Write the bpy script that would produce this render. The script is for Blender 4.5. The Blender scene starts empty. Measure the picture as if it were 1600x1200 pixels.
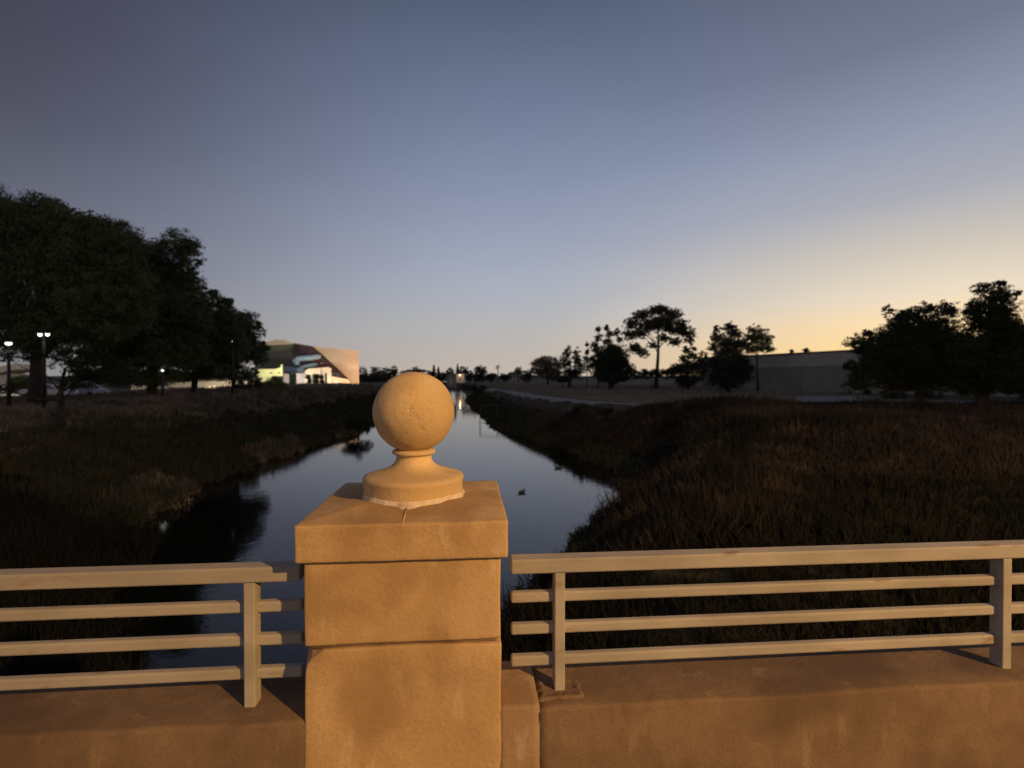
import bpy, math, random
import numpy as np
from mathutils import Vector, noise as mnoise
R = math.radians
rng = np.random.default_rng(7)
random.seed(7)
sc = bpy.context.scene
col = sc.collection

# ------------------------------------------------------------------ camera
EYE = 5.5                    # metres above the water
YAW = 4.8                    # degrees, turned right of the bridge normal
F = 800.0                    # focal length in photo pixels (1600 wide)
HY = 592.0                   # horizon row
cs, sn = math.cos(R(YAW)), math.sin(R(YAW))
cam = bpy.data.cameras.new('camera'); cam_o = bpy.data.objects.new('camera', cam); col.objects.link(cam_o)
cam_o.location = (0, 0, EYE); cam_o.rotation_euler = (R(90 - math.degrees(math.atan(8/F))), 0, -R(YAW))
cam.sensor_width = 36; cam.lens = 36*F/1600; cam.clip_start = .05; cam.clip_end = 9000
cam.dof.use_dof = True; cam.dof.focus_distance = 1.75; cam.dof.aperture_fstop = 2.7
sc.camera = cam_o

# ------------------------------------------------------------------ dusk sky
SUN_AZ = 47.0                # degrees clockwise from +Y, just under the horizon on the right
sx, sy = math.sin(R(SUN_AZ)), math.cos(R(SUN_AZ))
world = bpy.data.worlds.new('World'); sc.world = world; world.use_nodes = True
nt = world.node_tree; nt.nodes.clear()
def s2l(c): return tuple(((v/255)/12.92 if v/255 <= .04045 else ((v/255+.055)/1.055)**2.4) for v in c)
def wn(t, **k):
    n = nt.nodes.new(t)
    for a, b in k.items(): setattr(n, a, b)
    return n
L = nt.links.new
tc = wn('ShaderNodeTexCoord'); sep = wn('ShaderNodeSeparateXYZ'); L(tc.outputs['Generated'], sep.inputs[0])
def sky_ramp(stops):
    r = wn('ShaderNodeValToRGB'); e = r.color_ramp.elements
    while len(e) > 1: e.remove(e[-1])
    e[0].position = stops[0][0]; e[0].color = (*s2l(stops[0][1]), 1)
    for p, c in stops[1:]:
        k = e.new(p); k.color = (*s2l(c), 1)
    r.color_ramp.interpolation = 'LINEAR'
    L(sep.outputs['Z'], r.inputs[0]); return r
cold = sky_ramp([(0, (134,135,134)), (.05, (128,131,137)), (.12, (115,119,131)), (.19, (102,104,120)), (.27, (87,90,105)), (.36, (72,73,88)), (.464, (63,61,77)), (.6, (52,52,66)), (1, (40,42,56))])
mid = sky_ramp([(0, (190,179,168)), (.04, (182,174,168)), (.10, (174,174,176)), (.175, (161,167,181)), (.268, (146,154,175)), (.373, (126,137,162)), (.483, (105,117,142)), (.595, (80,91,113)), (1, (44,50,70))])
warm = sky_ramp([(0, (255,212,134)), (.05, (252,216,152)), (.09, (245,215,170)), (.13, (228,212,188)), (.19, (204,194,180)), (.27, (166,167,176)), (.36, (138,146,166)), (.464, (108,115,135)), (.6, (84,92,112)), (1, (50,56,76))])
dot = wn('ShaderNodeVectorMath', operation='DOT_PRODUCT'); L(tc.outputs['Generated'], dot.inputs[0]); dot.inputs[1].default_value = (sx, sy, 0)
hyp = wn('ShaderNodeVectorMath', operation='LENGTH')
cmb = wn('ShaderNodeCombineXYZ'); L(sep.outputs['X'], cmb.inputs[0]); L(sep.outputs['Y'], cmb.inputs[1]); L(cmb.outputs[0], hyp.inputs[0])
div = wn('ShaderNodeMath', operation='DIVIDE'); L(dot.outputs['Value'], div.inputs[0]); L(hyp.outputs['Value'], div.inputs[1])
acs = wn('ShaderNodeMath', operation='ARCCOSINE'); L(div.outputs[0], acs.inputs[0])      # angle away from the sunset
def mrange(a, b, c, d, src):
    m = wn('ShaderNodeMapRange'); m.interpolation_type = 'SMOOTHSTEP'
    for i, v in zip((1, 2, 3, 4), (a, b, c, d)): m.inputs[i].default_value = v
    L(src, m.inputs[0]); return m
mw = mrange(R(0), R(43), 1, 0, acs.outputs[0])
mc = mrange(R(42), R(94), 0, 1, acs.outputs[0])
m1 = wn('ShaderNodeMix', data_type='RGBA'); L(mw.outputs[0], m1.inputs[0]); L(mid.outputs[0], m1.inputs[6]); L(warm.outputs[0], m1.inputs[7])
m2 = wn('ShaderNodeMix', data_type='RGBA'); L(mc.outputs[0], m2.inputs[0]); L(m1.outputs[2], m2.inputs[6]); L(cold.outputs[0], m2.inputs[7])
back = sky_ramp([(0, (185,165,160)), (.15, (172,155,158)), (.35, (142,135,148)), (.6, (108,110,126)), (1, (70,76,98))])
mk = mrange(R(100), R(150), 0, 1, acs.outputs[0])          # unseen sky behind the viewer, brightened as added fill light
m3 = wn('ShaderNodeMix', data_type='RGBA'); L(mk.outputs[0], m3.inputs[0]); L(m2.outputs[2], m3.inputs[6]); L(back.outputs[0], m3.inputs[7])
# faint uneven high haze
hz = wn('ShaderNodeTexNoise'); hz.inputs['Scale'].default_value = 2.6; hz.inputs['Detail'].default_value = 5; hz.inputs['Roughness'].default_value = .6
hm = wn('ShaderNodeMapping'); hm.inputs['Scale'].default_value = (1, 1, 3.2); L(tc.outputs['Generated'], hm.inputs[0]); L(hm.outputs[0], hz.inputs['Vector'])
hr = wn('ShaderNodeMapRange'); hr.inputs[1].default_value = .25; hr.inputs[2].default_value = .75; hr.inputs[3].default_value = .965; hr.inputs[4].default_value = 1.035; L(hz.outputs[0], hr.inputs[0])
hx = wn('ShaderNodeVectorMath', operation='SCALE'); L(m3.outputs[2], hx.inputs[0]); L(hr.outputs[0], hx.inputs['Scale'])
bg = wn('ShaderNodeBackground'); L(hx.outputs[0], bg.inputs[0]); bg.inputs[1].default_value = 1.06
nish = wn('ShaderNodeTexSky', sky_type='NISHITA', sun_disc=False); nish.sun_elevation = R(-2); nish.sun_rotation = R(SUN_AZ)
bg2 = wn('ShaderNodeBackground'); L(nish.outputs[0], bg2.inputs[0]); bg2.inputs[1].default_value = .05
addn = wn('ShaderNodeAddShader'); L(bg.outputs[0], addn.inputs[0]); L(bg2.outputs[0], addn.inputs[1])
out = wn('ShaderNodeOutputWorld'); L(addn.outputs[0], out.inputs[0])

sc.view_settings.view_transform = 'Standard'; sc.view_settings.look = 'None'
sc.view_settings.exposure = 0; sc.view_settings.gamma = 1
sc.cycles.sample_clamp_indirect = 4

# the sodium street lamp across the road that lights the parapet (its lamp post is built below)
LAMP = Vector((8.9, -7.6, EYE + 5.3))
lamp_power = 9600
LAMP_COL = (1.0, .585, .21)

# ------------------------------------------------------------------ helpers
def P(u, y, t):
    """photo pixel + distance ahead -> world point"""
    s = (u-800)/F*t; z = EYE - (y-HY)/F*t
    return Vector((s*cs + t*sn, -s*sn + t*cs, z))
def S(s, t, z=0): return Vector((s*cs + t*sn, -s*sn + t*cs, z))
def Sarr(s, t, z): return np.stack([s*cs + t*sn, -s*sn + t*cs, z], -1)

def tag(o, label=None, cat=None, group=None, kind=None):
    if label: o['label'] = label
    if cat: o['category'] = cat
    if group: o['group'] = group
    if kind: o['kind'] = kind
    return o
def empty(name, loc, rz=0):
    o = bpy.data.objects.new(name, None); o.empty_display_size = .3; col.objects.link(o)
    o.location = loc; o.rotation_euler = (0, 0, rz); return o
def thing(name, label, cat, loc, rz=0, group=None): return tag(empty(name, loc, rz), label, cat, group)

class MB:
    def __init__(s): s.v = []; s.f = []
    def add(s, vs, fs):
        b = len(s.v); s.v += [tuple(v) for v in vs]; s.f += [tuple(b+i for i in f) for f in fs]
    def box(s, x0, x1, y0, y1, z0, z1):
        s.add([(x0,y0,z0),(x1,y0,z0),(x1,y1,z0),(x0,y1,z0),(x0,y0,z1),(x1,y0,z1),(x1,y1,z1),(x0,y1,z1)],
              [(0,3,2,1),(4,5,6,7),(0,1,5,4),(1,2,6,5),(2,3,7,6),(3,0,4,7)])
    def tube(s, a, b, r0, r1=None, n=8):
        a, b = Vector(a), Vector(b); r1 = r0 if r1 is None else r1
        d = (b-a).normalized(); p = d.orthogonal().normalized(); q = d.cross(p)
        ring = lambda c, r: [c + (p*math.cos(2*math.pi*i/n) + q*math.sin(2*math.pi*i/n))*r for i in range(n)]
        s.add(ring(a, r0)+ring(b, r1), [(i, (i+1) % n, n+(i+1) % n, n+i) for i in range(n)] + [tuple(range(n))[::-1], tuple(range(n, 2*n))])
    def path(s, pts, rs, n=8):
        pts = [Vector(p) for p in pts]; V = []; Fc = []
        for k, c in enumerate(pts):
            d = (pts[min(k+1, len(pts)-1)] - pts[max(k-1, 0)]).normalized()
            ref = Vector((0.13, 1, 0.07)).normalized() if abs(d.y) < .8 else Vector((1, .1, 0)).normalized()
            p = (ref - d*ref.dot(d)).normalized(); q = d.cross(p)
            V += [c + (p*math.cos(2*math.pi*i/n) + q*math.sin(2*math.pi*i/n))*rs[k] for i in range(n)]
        for k in range(len(pts)-1):
            Fc += [(k*n+i, k*n+(i+1) % n, (k+1)*n+(i+1) % n, (k+1)*n+i) for i in range(n)]
        Fc += [tuple(range(n))[::-1], tuple(range((len(pts)-1)*n, len(pts)*n))]
        s.add(V, Fc)
    def lathe(s, prof, n=64):
        V = []; Fc = []
        for r, z in prof:
            V += [(r*math.cos(2*math.pi*i/n), r*math.sin(2*math.pi*i/n), z) for i in range(n)]
        for k in range(len(prof)-1):
            Fc += [(k*n+i, k*n+(i+1) % n, (k+1)*n+(i+1) % n, (k+1)*n+i) for i in range(n)]
        Fc += [tuple(range(n))[::-1], tuple(range((len(prof)-1)*n, len(prof)*n))]
        s.add(V, Fc)
    def prism(s, pts, d):
        pts = [Vector(p) for p in pts]; n = len(pts); d = Vector(d)
        s.add(pts+[p+d for p in pts], [tuple(range(n)), tuple(range(n, 2*n))[::-1]] + [(i, n+i, n+(i+1) % n, (i+1) % n) for i in range(n)])
    def build(s, name, m, parent=None, loc=None, bevel=0, seg=2, smooth=False):
        me = bpy.data.meshes.new(name); me.from_pydata(s.v, [], s.f); me.validate()
        import bmesh
        b = bmesh.new(); b.from_mesh(me); bmesh.ops.recalc_face_normals(b, faces=b.faces); b.to_mesh(me); b.free()
        me.materials.append(m)
        if smooth: me.polygons.foreach_set('use_smooth', [True]*len(me.polygons))
        o = bpy.data.objects.new(name, me); col.objects.link(o)
        if parent: o.parent = parent
        if loc is not None: o.location = loc
        if bevel:
            md = o.modifiers.new('bevel', 'BEVEL'); md.width = bevel; md.segments = seg; md.limit_method = 'ANGLE'; md.angle_limit = R(40)
        return o
def quads(name, V, m, parent=None, loc=None, tri=False, norm=None):
    """V: (N,k,3) -> one mesh of N separate faces"""
    N, k, _ = V.shape
    me = bpy.data.meshes.new(name); me.vertices.add(N*k); me.vertices.foreach_set('co', V.astype(np.float32).ravel())
    me.loops.add(N*k); me.loops.foreach_set('vertex_index', np.arange(N*k, dtype=np.int32))
    me.polygons.add(N); me.polygons.foreach_set('loop_start', np.arange(0, N*k, k, dtype=np.int32)); me.polygons.foreach_set('loop_total', np.full(N, k, dtype=np.int32))
    me.update(); me.materials.append(m)
    o = bpy.data.objects.new(name, me); col.objects.link(o)
    if parent: o.parent = parent
    if loc is not None: o.location = loc
    return o

# ------------------------------------------------------------------ materials
def mat(name, c1, c2=None, scale=4, rough=.85, bump=0, bscale=30, detail=6, stretch=(1,1,1), lo=.35, hi=.65, metal=0, spec=.3, coord='Object', c3=None, s3=1, lo3=.5, hi3=.65):
    m = bpy.data.materials.new(name); m.use_nodes = True; n = m.node_tree.nodes; l = m.node_tree.links.new
    b = n['Principled BSDF']; b.inputs['Roughness'].default_value = rough; b.inputs['Metallic'].default_value = metal
    b.inputs['Specular IOR Level'].default_value = spec
    b.inputs['Base Color'].default_value = (*c1, 1)
    if c2 or bump or c3:
        t = n.new('ShaderNodeTexCoord'); mp = n.new('ShaderNodeMapping'); mp.inputs['Scale'].default_value = stretch
        if coord == 'World':
            g = n.new('ShaderNodeNewGeometry'); l(g.outputs['Position'], mp.inputs[0])
        else: l(t.outputs[coord], mp.inputs[0])
    last = None
    if c2:
        nz = n.new('ShaderNodeTexNoise'); nz.inputs['Scale'].default_value = scale; nz.inputs['Detail'].default_value = detail; l(mp.outputs[0], nz.inputs['Vector'])
        r = n.new('ShaderNodeValToRGB'); r.color_ramp.elements[0].position = lo; r.color_ramp.elements[0].color = (*c1, 1)
        r.color_ramp.elements[1].position = hi; r.color_ramp.elements[1].color = (*c2, 1)
        l(nz.outputs[0], r.inputs[0]); last = r.outputs[0]
    if c3:
        n3 = n.new('ShaderNodeTexNoise'); n3.inputs['Scale'].default_value = s3; n3.inputs['Detail'].default_value = 5
        off = n.new('ShaderNodeVectorMath'); off.operation = 'ADD'; off.inputs[1].default_value = (13.7, 4.1, 8.3); l(mp.outputs[0], off.inputs[0]); l(off.outputs[0], n3.inputs['Vector'])
        mr = n.new('ShaderNodeMapRange'); mr.inputs[1].default_value = lo3; mr.inputs[2].default_value = hi3; l(n3.outputs[0], mr.inputs[0])
        mx = n.new('ShaderNodeMix'); mx.data_type = 'RGBA'; l(mr.outputs[0], mx.inputs[0])
        if last: l(last, mx.inputs[6])
        else: mx.inputs[6].default_value = (*c1, 1)
        mx.inputs[7].default_value = (*c3, 1); last = mx.outputs[2]
    if last: l(last, b.inputs['Base Color'])
    if bump:
        nb = n.new('ShaderNodeTexNoise'); nb.inputs['Scale'].default_value = bscale; nb.inputs['Detail'].default_value = 8; nb.inputs['Roughness'].default_value = .65
        if coord == 'World': l(g.outputs['Position'], nb.inputs['Vector'])
        else: l(t.outputs[coord], nb.inputs['Vector'])
        bm_ = n.new('ShaderNodeBump'); bm_.inputs['Strength'].default_value = bump; bm_.inputs['Distance'].default_value = .01
        l(nb.outputs[0], bm_.inputs['Height']); l(bm_.outputs[0], b.inputs['Normal'])
    return m
def emit(name, c, s):
    m = bpy.data.materials.new(name); m.use_nodes = True; n = m.node_tree.nodes
    b = n['Principled BSDF']; b.inputs['Base Color'].default_value = (*c, 1); b.inputs['Emission Color'].default_value = (*c, 1); b.inputs['Emission Strength'].default_value = s
    return m

def concrete(name, a, b_, dark, light):
    """painted cast concrete: blotches, vertical run stains, pale scuffs, fine pitting"""
    m = bpy.data.materials.new(name); m.use_nodes = True; n = m.node_tree.nodes; l = m.node_tree.links.new
    bs = n['Principled BSDF']; bs.inputs['Roughness'].default_value = .9; bs.inputs['Specular IOR Level'].default_value = .25
    g = n.new('ShaderNodeNewGeometry')
    def noise_(sc_, det, stretch=(1,1,1), off=(0,0,0), rgh=.6):
        mp = n.new('ShaderNodeMapping'); mp.inputs['Scale'].default_value = stretch; mp.inputs['Location'].default_value = off; l(g.outputs['Position'], mp.inputs[0])
        t = n.new('ShaderNodeTexNoise'); t.inputs['Scale'].default_value = sc_; t.inputs['Detail'].default_value = det; t.inputs['Roughness'].default_value = rgh; l(mp.outputs[0], t.inputs['Vector']); return t.outputs[0]
    def rng_(src, a0, a1):
        r = n.new('ShaderNodeMapRange'); r.interpolation_type = 'SMOOTHSTEP'; r.inputs[1].default_value = a0; r.inputs[2].default_value = a1; l(src, r.inputs[0]); return r.outputs[0]
    def mix_(fac, A, B, k=1):
        x = n.new('ShaderNodeMix'); x.data_type = 'RGBA'
        if k != 1:
            mm = n.new('ShaderNodeMath'); mm.operation = 'MULTIPLY'; mm.inputs[1].default_value = k; l(fac, mm.inputs[0]); fac = mm.outputs[0]
        l(fac, x.inputs[0])
        for sock, v in ((x.inputs[6], A), (x.inputs[7], B)):
            if isinstance(v, tuple): sock.default_value = (*v, 1)
            else: l(v, sock)
        return x.outputs[2]
    c = mix_(rng_(noise_(5, 8), .35, .65), a, b_)
    c = mix_(rng_(noise_(13, 5, (1, 1, .2), (3, 1, 2)), .5, .72), c, dark, .3)       # runs
    c = mix_(rng_(noise_(14, 4, (1, 1, .3), (7, 5, 2)), .57, .70), c, light, .6)     # pale scuffs
    c = mix_(rng_(noise_(2.2, 3, (1, 1, 1), (1, 9, 4)), .44, .62), c, dark, .75)
    c = mix_(rng_(noise_(160, 2, (1, 1, 1), (1, 2, 4), rgh=.8), .35, .65), c, dark, .34)
    l(c, bs.inputs['Base Color'])
    h = n.new('ShaderNodeMath'); h.operation = 'ADD'; l(noise_(60, 9, rgh=.7), h.inputs[0]); l(noise_(7, 4), h.inputs[1])
    bp = n.new('ShaderNodeBump'); bp.inputs['Strength'].default_value = .42; bp.inputs['Distance'].default_value = .008; l(h.outputs[0], bp.inputs['Height']); l(bp.outputs[0], bs.inputs['Normal'])
    return m
M = {}
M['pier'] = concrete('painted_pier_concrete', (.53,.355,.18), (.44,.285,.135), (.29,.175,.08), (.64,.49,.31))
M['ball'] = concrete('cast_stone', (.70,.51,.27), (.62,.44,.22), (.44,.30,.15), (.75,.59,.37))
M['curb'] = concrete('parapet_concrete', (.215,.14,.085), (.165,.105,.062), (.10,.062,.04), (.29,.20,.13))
M['mortar'] = mat('mortar', (.66,.54,.40), (.50,.38,.25), 30, .95, .6, 60)
M['rail'] = mat('rail_paint', (.37,.33,.275), (.28,.245,.20), 9, .65, .15, 40, stretch=(.35,1,1), c3=(.25,.17,.11), s3=22, lo3=.62, hi3=.72)
M['asphalt'] = mat('asphalt', (.05,.05,.05), (.08,.078,.074), 12, .95, .3, 60)
M['earth'] = mat('bank_earth', (.045,.038,.026), (.075,.062,.042), .35, 1, .6, 3, coord='World', c3=(.03,.034,.02), s3=.12)
M['trail'] = mat('trail_asphalt', (.24,.235,.22), (.19,.185,.175), 1.2, .95, .2, 20, coord='World')
M['water_dummy'] = None
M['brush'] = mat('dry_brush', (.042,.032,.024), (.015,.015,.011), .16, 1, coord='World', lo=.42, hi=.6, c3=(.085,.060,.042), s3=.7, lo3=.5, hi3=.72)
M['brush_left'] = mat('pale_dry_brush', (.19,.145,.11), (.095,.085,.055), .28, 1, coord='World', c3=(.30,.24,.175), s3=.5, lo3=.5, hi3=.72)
M['brush_near'] = mat('shade_darkened_brush', (.011,.013,.008), (.02,.017,.011), .5, 1, coord='World')  # undergrowth colour darkened to stand in for the shade near the bridge
M['brush_green'] = mat('green_brush', (.035,.046,.020), (.060,.055,.032), .3, 1, coord='World', c3=(.085,.065,.038), s3=1.3, lo3=.55, hi3=.7)
M['fieldgrass'] = mat('field_grass', (.26,.24,.195), (.17,.17,.13), .2, 1, coord='World')
M['pine'] = mat('pine_needles', (.080,.100,.036), (.115,.120,.050), .5, .9, coord='World')
M['oak'] = mat('dark_leaves', (.020,.028,.012), (.034,.040,.017), .6, .9, coord='World')
M['airy'] = mat('airy_leaves', (.040,.045,.022), (.07,.065,.035), .4, .9, coord='World')
M['dome'] = mat('dome_leaves', (.016,.030,.014), (.026,.040,.018), .4, .9, coord='World')
M['russet'] = mat('russet_leaves', (.15,.11,.07), (.10,.08,.05), .3, .9, coord='World')
M['skyline'] = mat('skyline_leaves', (.030,.038,.020), (.055,.050,.030), .15, .9, coord='World')
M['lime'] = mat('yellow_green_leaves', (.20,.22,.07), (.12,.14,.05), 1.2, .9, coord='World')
M['bark'] = mat('bark', (.06,.045,.032), (.03,.022,.016), 3, .95, .8, 12)
M['pole'] = mat('dark_pole_paint', (.012,.012,.012), (.02,.02,.018), 5, .6)
M['duck'] = mat('duck_plumage', (.07,.06,.055), (.12,.10,.08), 12, .7)

# ------------------------------------------------------------------ terrain
T = np.array([-40, 8, 15, 18.5, 22, 25, 29, 36, 45, 48, 60, 76, 90, 116, 150, 250, 320])
LS = np.array([-5.5, -6.5, -11.0, -13.6, -15.0, -15.7, -16.1, -16.4, -16.2, -15.6, -17.0, -18.8, -19.5, -22, -26, -38, -46])
RS = np.array([-1.5, -1.2, 1.0, 3.0, 4.6, 6.0, 6.2, 5.0, 2.0, .8, -2.2, -4.0, -6.2, -9.6, -13.2, -24, -31])
def shoreL(t): return np.interp(t, T, LS) + .35*np.sin(t*.9) + .25*np.sin(t*2.3+1)
def shoreR(t): return np.interp(t, T, RS) + .30*np.sin(t*.8+2) + .22*np.sin(t*2.1)
def sst(x): x = np.clip(x, 0, 1); return x*x*(3-2*x)
def ground(s, t):
    s = np.asarray(s, float); t = np.asarray(t, float)
    dl = shoreL(t) - s; dr = s - shoreR(t)
    hL = 3.45*sst(dl/11.0)**.8; hR = 3.35*sst(dr/6.2)**.8
    bed = -np.minimum(.9, .35*np.minimum(-dl, -dr))
    h = np.where(dl > 0, hL, np.where(dr > 0, hR, bed))
    h = np.where(h > 0, h*np.interp(t, [5, 19], [.35, 1]), h)
    end = sst((t-300)/20); h = h*(1-end) + 3.4*end
    bump = .16*np.sin(s*.9+t*.37)*np.sin(t*.71-s*.2) + .10*np.sin(s*2.1+1)*np.sin(t*1.7)
    w = np.clip(np.maximum(dl, dr)/4, 0, 1)*np.where(dr > 4.5, .25, 1)
    h = h + bump*w*np.interp(t, [28, 42], [1, .3])
    h = h + 5.5*sst((t-400)/200)
    return h
sv = np.concatenate([-np.geomspace(4000, 62, 26), np.linspace(-60, -30, 16)[:-1], np.linspace(-30, 22, 131), np.linspace(22, 60, 20)[1:], np.geomspace(62, 4000, 26)])
tv = np.concatenate([np.linspace(-60, 4, 16)[:-1], np.linspace(4, 60, 150)[:-1], np.geomspace(60, 420, 90)[:-1], np.geomspace(420, 7000, 40)])
SS, TT = np.meshgrid(sv, tv)
Z = ground(SS, TT)
V = Sarr(SS, TT, Z).reshape(-1, 3)
nx, ny = len(sv), len(tv)
idx = np.arange(nx*ny).reshape(ny, nx)
faces = np.stack([idx[:-1, :-1], idx[:-1, 1:], idx[1:, 1:], idx[1:, :-1]], -1).reshape(-1, 4)
me = bpy.data.meshes.new('ground'); me.from_pydata(V.tolist(), [], faces.tolist()); me.materials.append(M['earth'])
me.polygons.foreach_set('use_smooth', [True]*len(me.polygons))
g = bpy.data.objects.new('ground', me); col.objects.link(g); tag(g, kind='structure')

# water
m = bpy.data.materials.new('creek_water'); m.use_nodes = True; n = m.node_tree.nodes; l = m.node_tree.links.new
b = n['Principled BSDF']; b.inputs['Base Color'].default_value = (.004,.0045,.004,1); b.inputs['Roughness'].default_value = .05; b.inputs['IOR'].default_value = 1.5
gn = n.new('ShaderNodeNewGeometry'); w1 = n.new('ShaderNodeTexNoise'); w1.inputs['Scale'].default_value = 2.2; w1.inputs['Detail'].default_value = 5; l(gn.outputs['Position'], w1.inputs['Vector'])
bp = n.new('ShaderNodeBump'); bp.inputs['Strength'].default_value = .25; bp.inputs['Distance'].default_value = .02; l(w1.outputs[0], bp.inputs['Height']); l(bp.outputs[0], b.inputs['Normal'])
mb = MB(); mb.add([S(-60,-40,0), S(12,-40,0), S(12,322,0), S(-60,322,0)], [(0,1,2,3)])
o = mb.build('water', m); tag(o, kind='structure')

# trail on the right bank
tp = [(26,27),(18,32.5),(13,36.5),(9.4,42),(5.6,51),(2.8,64),(.4,84),(-5.8,120),(-17,210),(-27,290)]
tps = []
for k in range(len(tp)-1):
    for q in range(12): a = q/12; tps.append((tp[k][0]*(1-a)+tp[k+1][0]*a, tp[k][1]*(1-a)+tp[k+1][1]*a))
ker = np.array(tps); sm = ker.copy()
for _ in range(30): sm[1:-1] = (sm[:-2]+2*sm[1:-1]+sm[2:])/4
mb = MB(); vs = []
for k in range(len(sm)):
    d = sm[min(k+1, len(sm)-1)] - sm[max(k-1, 0)]; d /= np.linalg.norm(d); nrm = np.array([d[1], -d[0]])
    w = .68 + .05*math.sin(k*1.3)
    for e in (-w, -w/2, 0, w/2, w):
        q = sm[k] + nrm*e; vs.append(S(q[0], q[1], float(ground(q[0], q[1])) + .07))
fs = [(k*5+j, k*5+j+1, (k+1)*5+j+1, (k+1)*5+j) for k in range(len(sm)-1) for j in range(4)]
mb.add(vs, fs); o = mb.build('path', M['trail'], smooth=True); tag(o, kind='structure')
def trail_dist(s, t):
    dmin = np.full(np.shape(s), 1e9)
    for q in sm[::3]: dmin = np.minimum(dmin, np.hypot(s-q[0], t-q[1]))
    return dmin

# ------------------------------------------------------------------ bank brush (uncountable)
def value_noise(s, t, sc_, seed=0):
    s = s/sc_ + seed*17.3; t = t/sc_ + seed*5.7
    return .5 + .25*(np.sin(s*1.7+np.sin(t*1.3+seed)) + np.sin(t*1.9+np.sin(s*2.3)*1.2)) 
def brush(name, mname, s, t, h, nb, label_=None, wf=.0010, wmin=.006):
    n_ = len(s); z = ground(s, t)
    base = Sarr(s, t, z-.05)
    B = np.repeat(base, nb, 0); H = np.repeat(h, nb); Tt = np.repeat(t, nb)
    N = len(B)
    az = rng.uniform(0, 2*np.pi, N); lean = rng.beta(1.6, 2.0, N)*1.5
    L_ = H*rng.uniform(.45, 1.0, N)*(1 - .25*lean)
    d = np.stack([np.sin(lean)*np.cos(az), np.sin(lean)*np.sin(az), np.cos(lean)], -1)
    B = B + np.stack([rng.normal(0, .16, N)*H, rng.normal(0, .16, N)*H, np.zeros(N)], -1)
    tip = B + d*L_[:, None]
    mid_ = B + d*(L_*.6)[:, None]
    side = rng.normal(size=(N, 3)); side -= d*(side*d).sum(1)[:, None]; side /= np.linalg.norm(side, axis=1)[:, None]
    w = np.maximum(wmin, Tt*wf)*rng.uniform(.6, 1.7, N)
    V = np.stack([B - side*w[:, None]*.6, mid_ - side*w[:, None], tip, mid_ + side*w[:, None]], 1)
    o = quads(name, V, M[mname]); tag(o, label_, None, None, 'stuff'); return o
def scatter(n_, side, tmin, tmax, dmax, dmin=0, power=1.0):
    # denser near the camera
    u = rng.random(n_); t = tmin*(tmax/tmin)**u
    d = dmin + (dmax-dmin)*rng.random(n_)
    s = shoreL(t) - d if side == 'L' else shoreR(t) + d
    return s, t, d
# left: brown on the top, green and low on the slope, lit reddish reeds at the waterline
s, t, d = scatter(15000, 'L', 17, 120, 34, 6.0)
keep = (np.abs(s) < t*1.12+3) & (value_noise(s, t, 2.2) + rng.normal(0, .12, len(s)) > .22)
s, t, d = s[keep], t[keep], d[keep]
h = .95*rng.uniform(.6, 1.15, len(s))*(1 + .45*value_noise(s, t, 4, 3))*np.interp(s/t*800+800, [150, 420], [.6, 1.1])
h = np.minimum(h, 2.0)
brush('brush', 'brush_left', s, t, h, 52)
s, t, d = scatter(11000, 'L', 18, 120, 7.5, .0)
keep = (np.abs(s) < t*1.12+3); s, t, d = s[keep], t[keep], d[keep]
h = .65*rng.uniform(.5, 1.2, len(s))*(1+.5*value_noise(s, t, 3, 2))
brush('undergrowth', 'brush_green', s, t, h, 24)
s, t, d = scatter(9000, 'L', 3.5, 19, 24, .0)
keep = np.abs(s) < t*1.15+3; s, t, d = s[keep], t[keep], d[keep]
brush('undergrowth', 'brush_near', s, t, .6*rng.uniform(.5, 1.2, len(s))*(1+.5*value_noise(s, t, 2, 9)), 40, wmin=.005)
s, t, d = scatter(3000, 'L', 20, 60, 2.2, -.1)
keep = (np.abs(s) < t*1.12+3) & (value_noise(s, t, 5, 4) > .35); s, t, d = s[keep], t[keep], d[keep]
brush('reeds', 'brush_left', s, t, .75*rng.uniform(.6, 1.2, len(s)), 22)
# right
s, t, d = scatter(22000, 'R', 11, 46, 34, 1.6)
keep = (np.abs(s) < t*1.12+3) & ((trail_dist(s, t) > 2.2) | (t < 34)) & (value_noise(s, t, 2.0, 5) + rng.normal(0, .14, len(s)) > .2) & ((t < 40) | (d < 5))
s, t, d = s[keep], t[keep], d[keep]
h = .7*rng.uniform(.5, 1.3, len(s))*(.8 + 1.1*value_noise(s, t, 3.4, 6)) * np.interp(s/t*800+800, [1180, 1280], [1.15, .75])*np.interp(t, [11, 20, 24, 44], [.6, 1, 1, .75])
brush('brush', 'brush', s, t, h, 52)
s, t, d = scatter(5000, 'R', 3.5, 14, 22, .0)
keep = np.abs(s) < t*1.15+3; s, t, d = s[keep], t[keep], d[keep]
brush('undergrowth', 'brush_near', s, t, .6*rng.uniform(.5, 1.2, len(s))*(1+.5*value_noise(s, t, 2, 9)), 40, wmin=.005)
s, t, d = scatter(9000, 'R', 14, 150, 5.0, .0)
keep = (np.abs(s) < t*1.12+3) & (trail_dist(s, t) > 1.5); s, t, d = s[keep], t[keep], d[keep]
h = .5*rng.uniform(.5, 1.2, len(s))*(1+.5*value_noise(s, t, 3, 7))*np.where(t > 36, np.interp(d, [2, 4.0], [1, .12]), 1)
brush('undergrowth', 'brush_green', s, t, h, 24)
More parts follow.
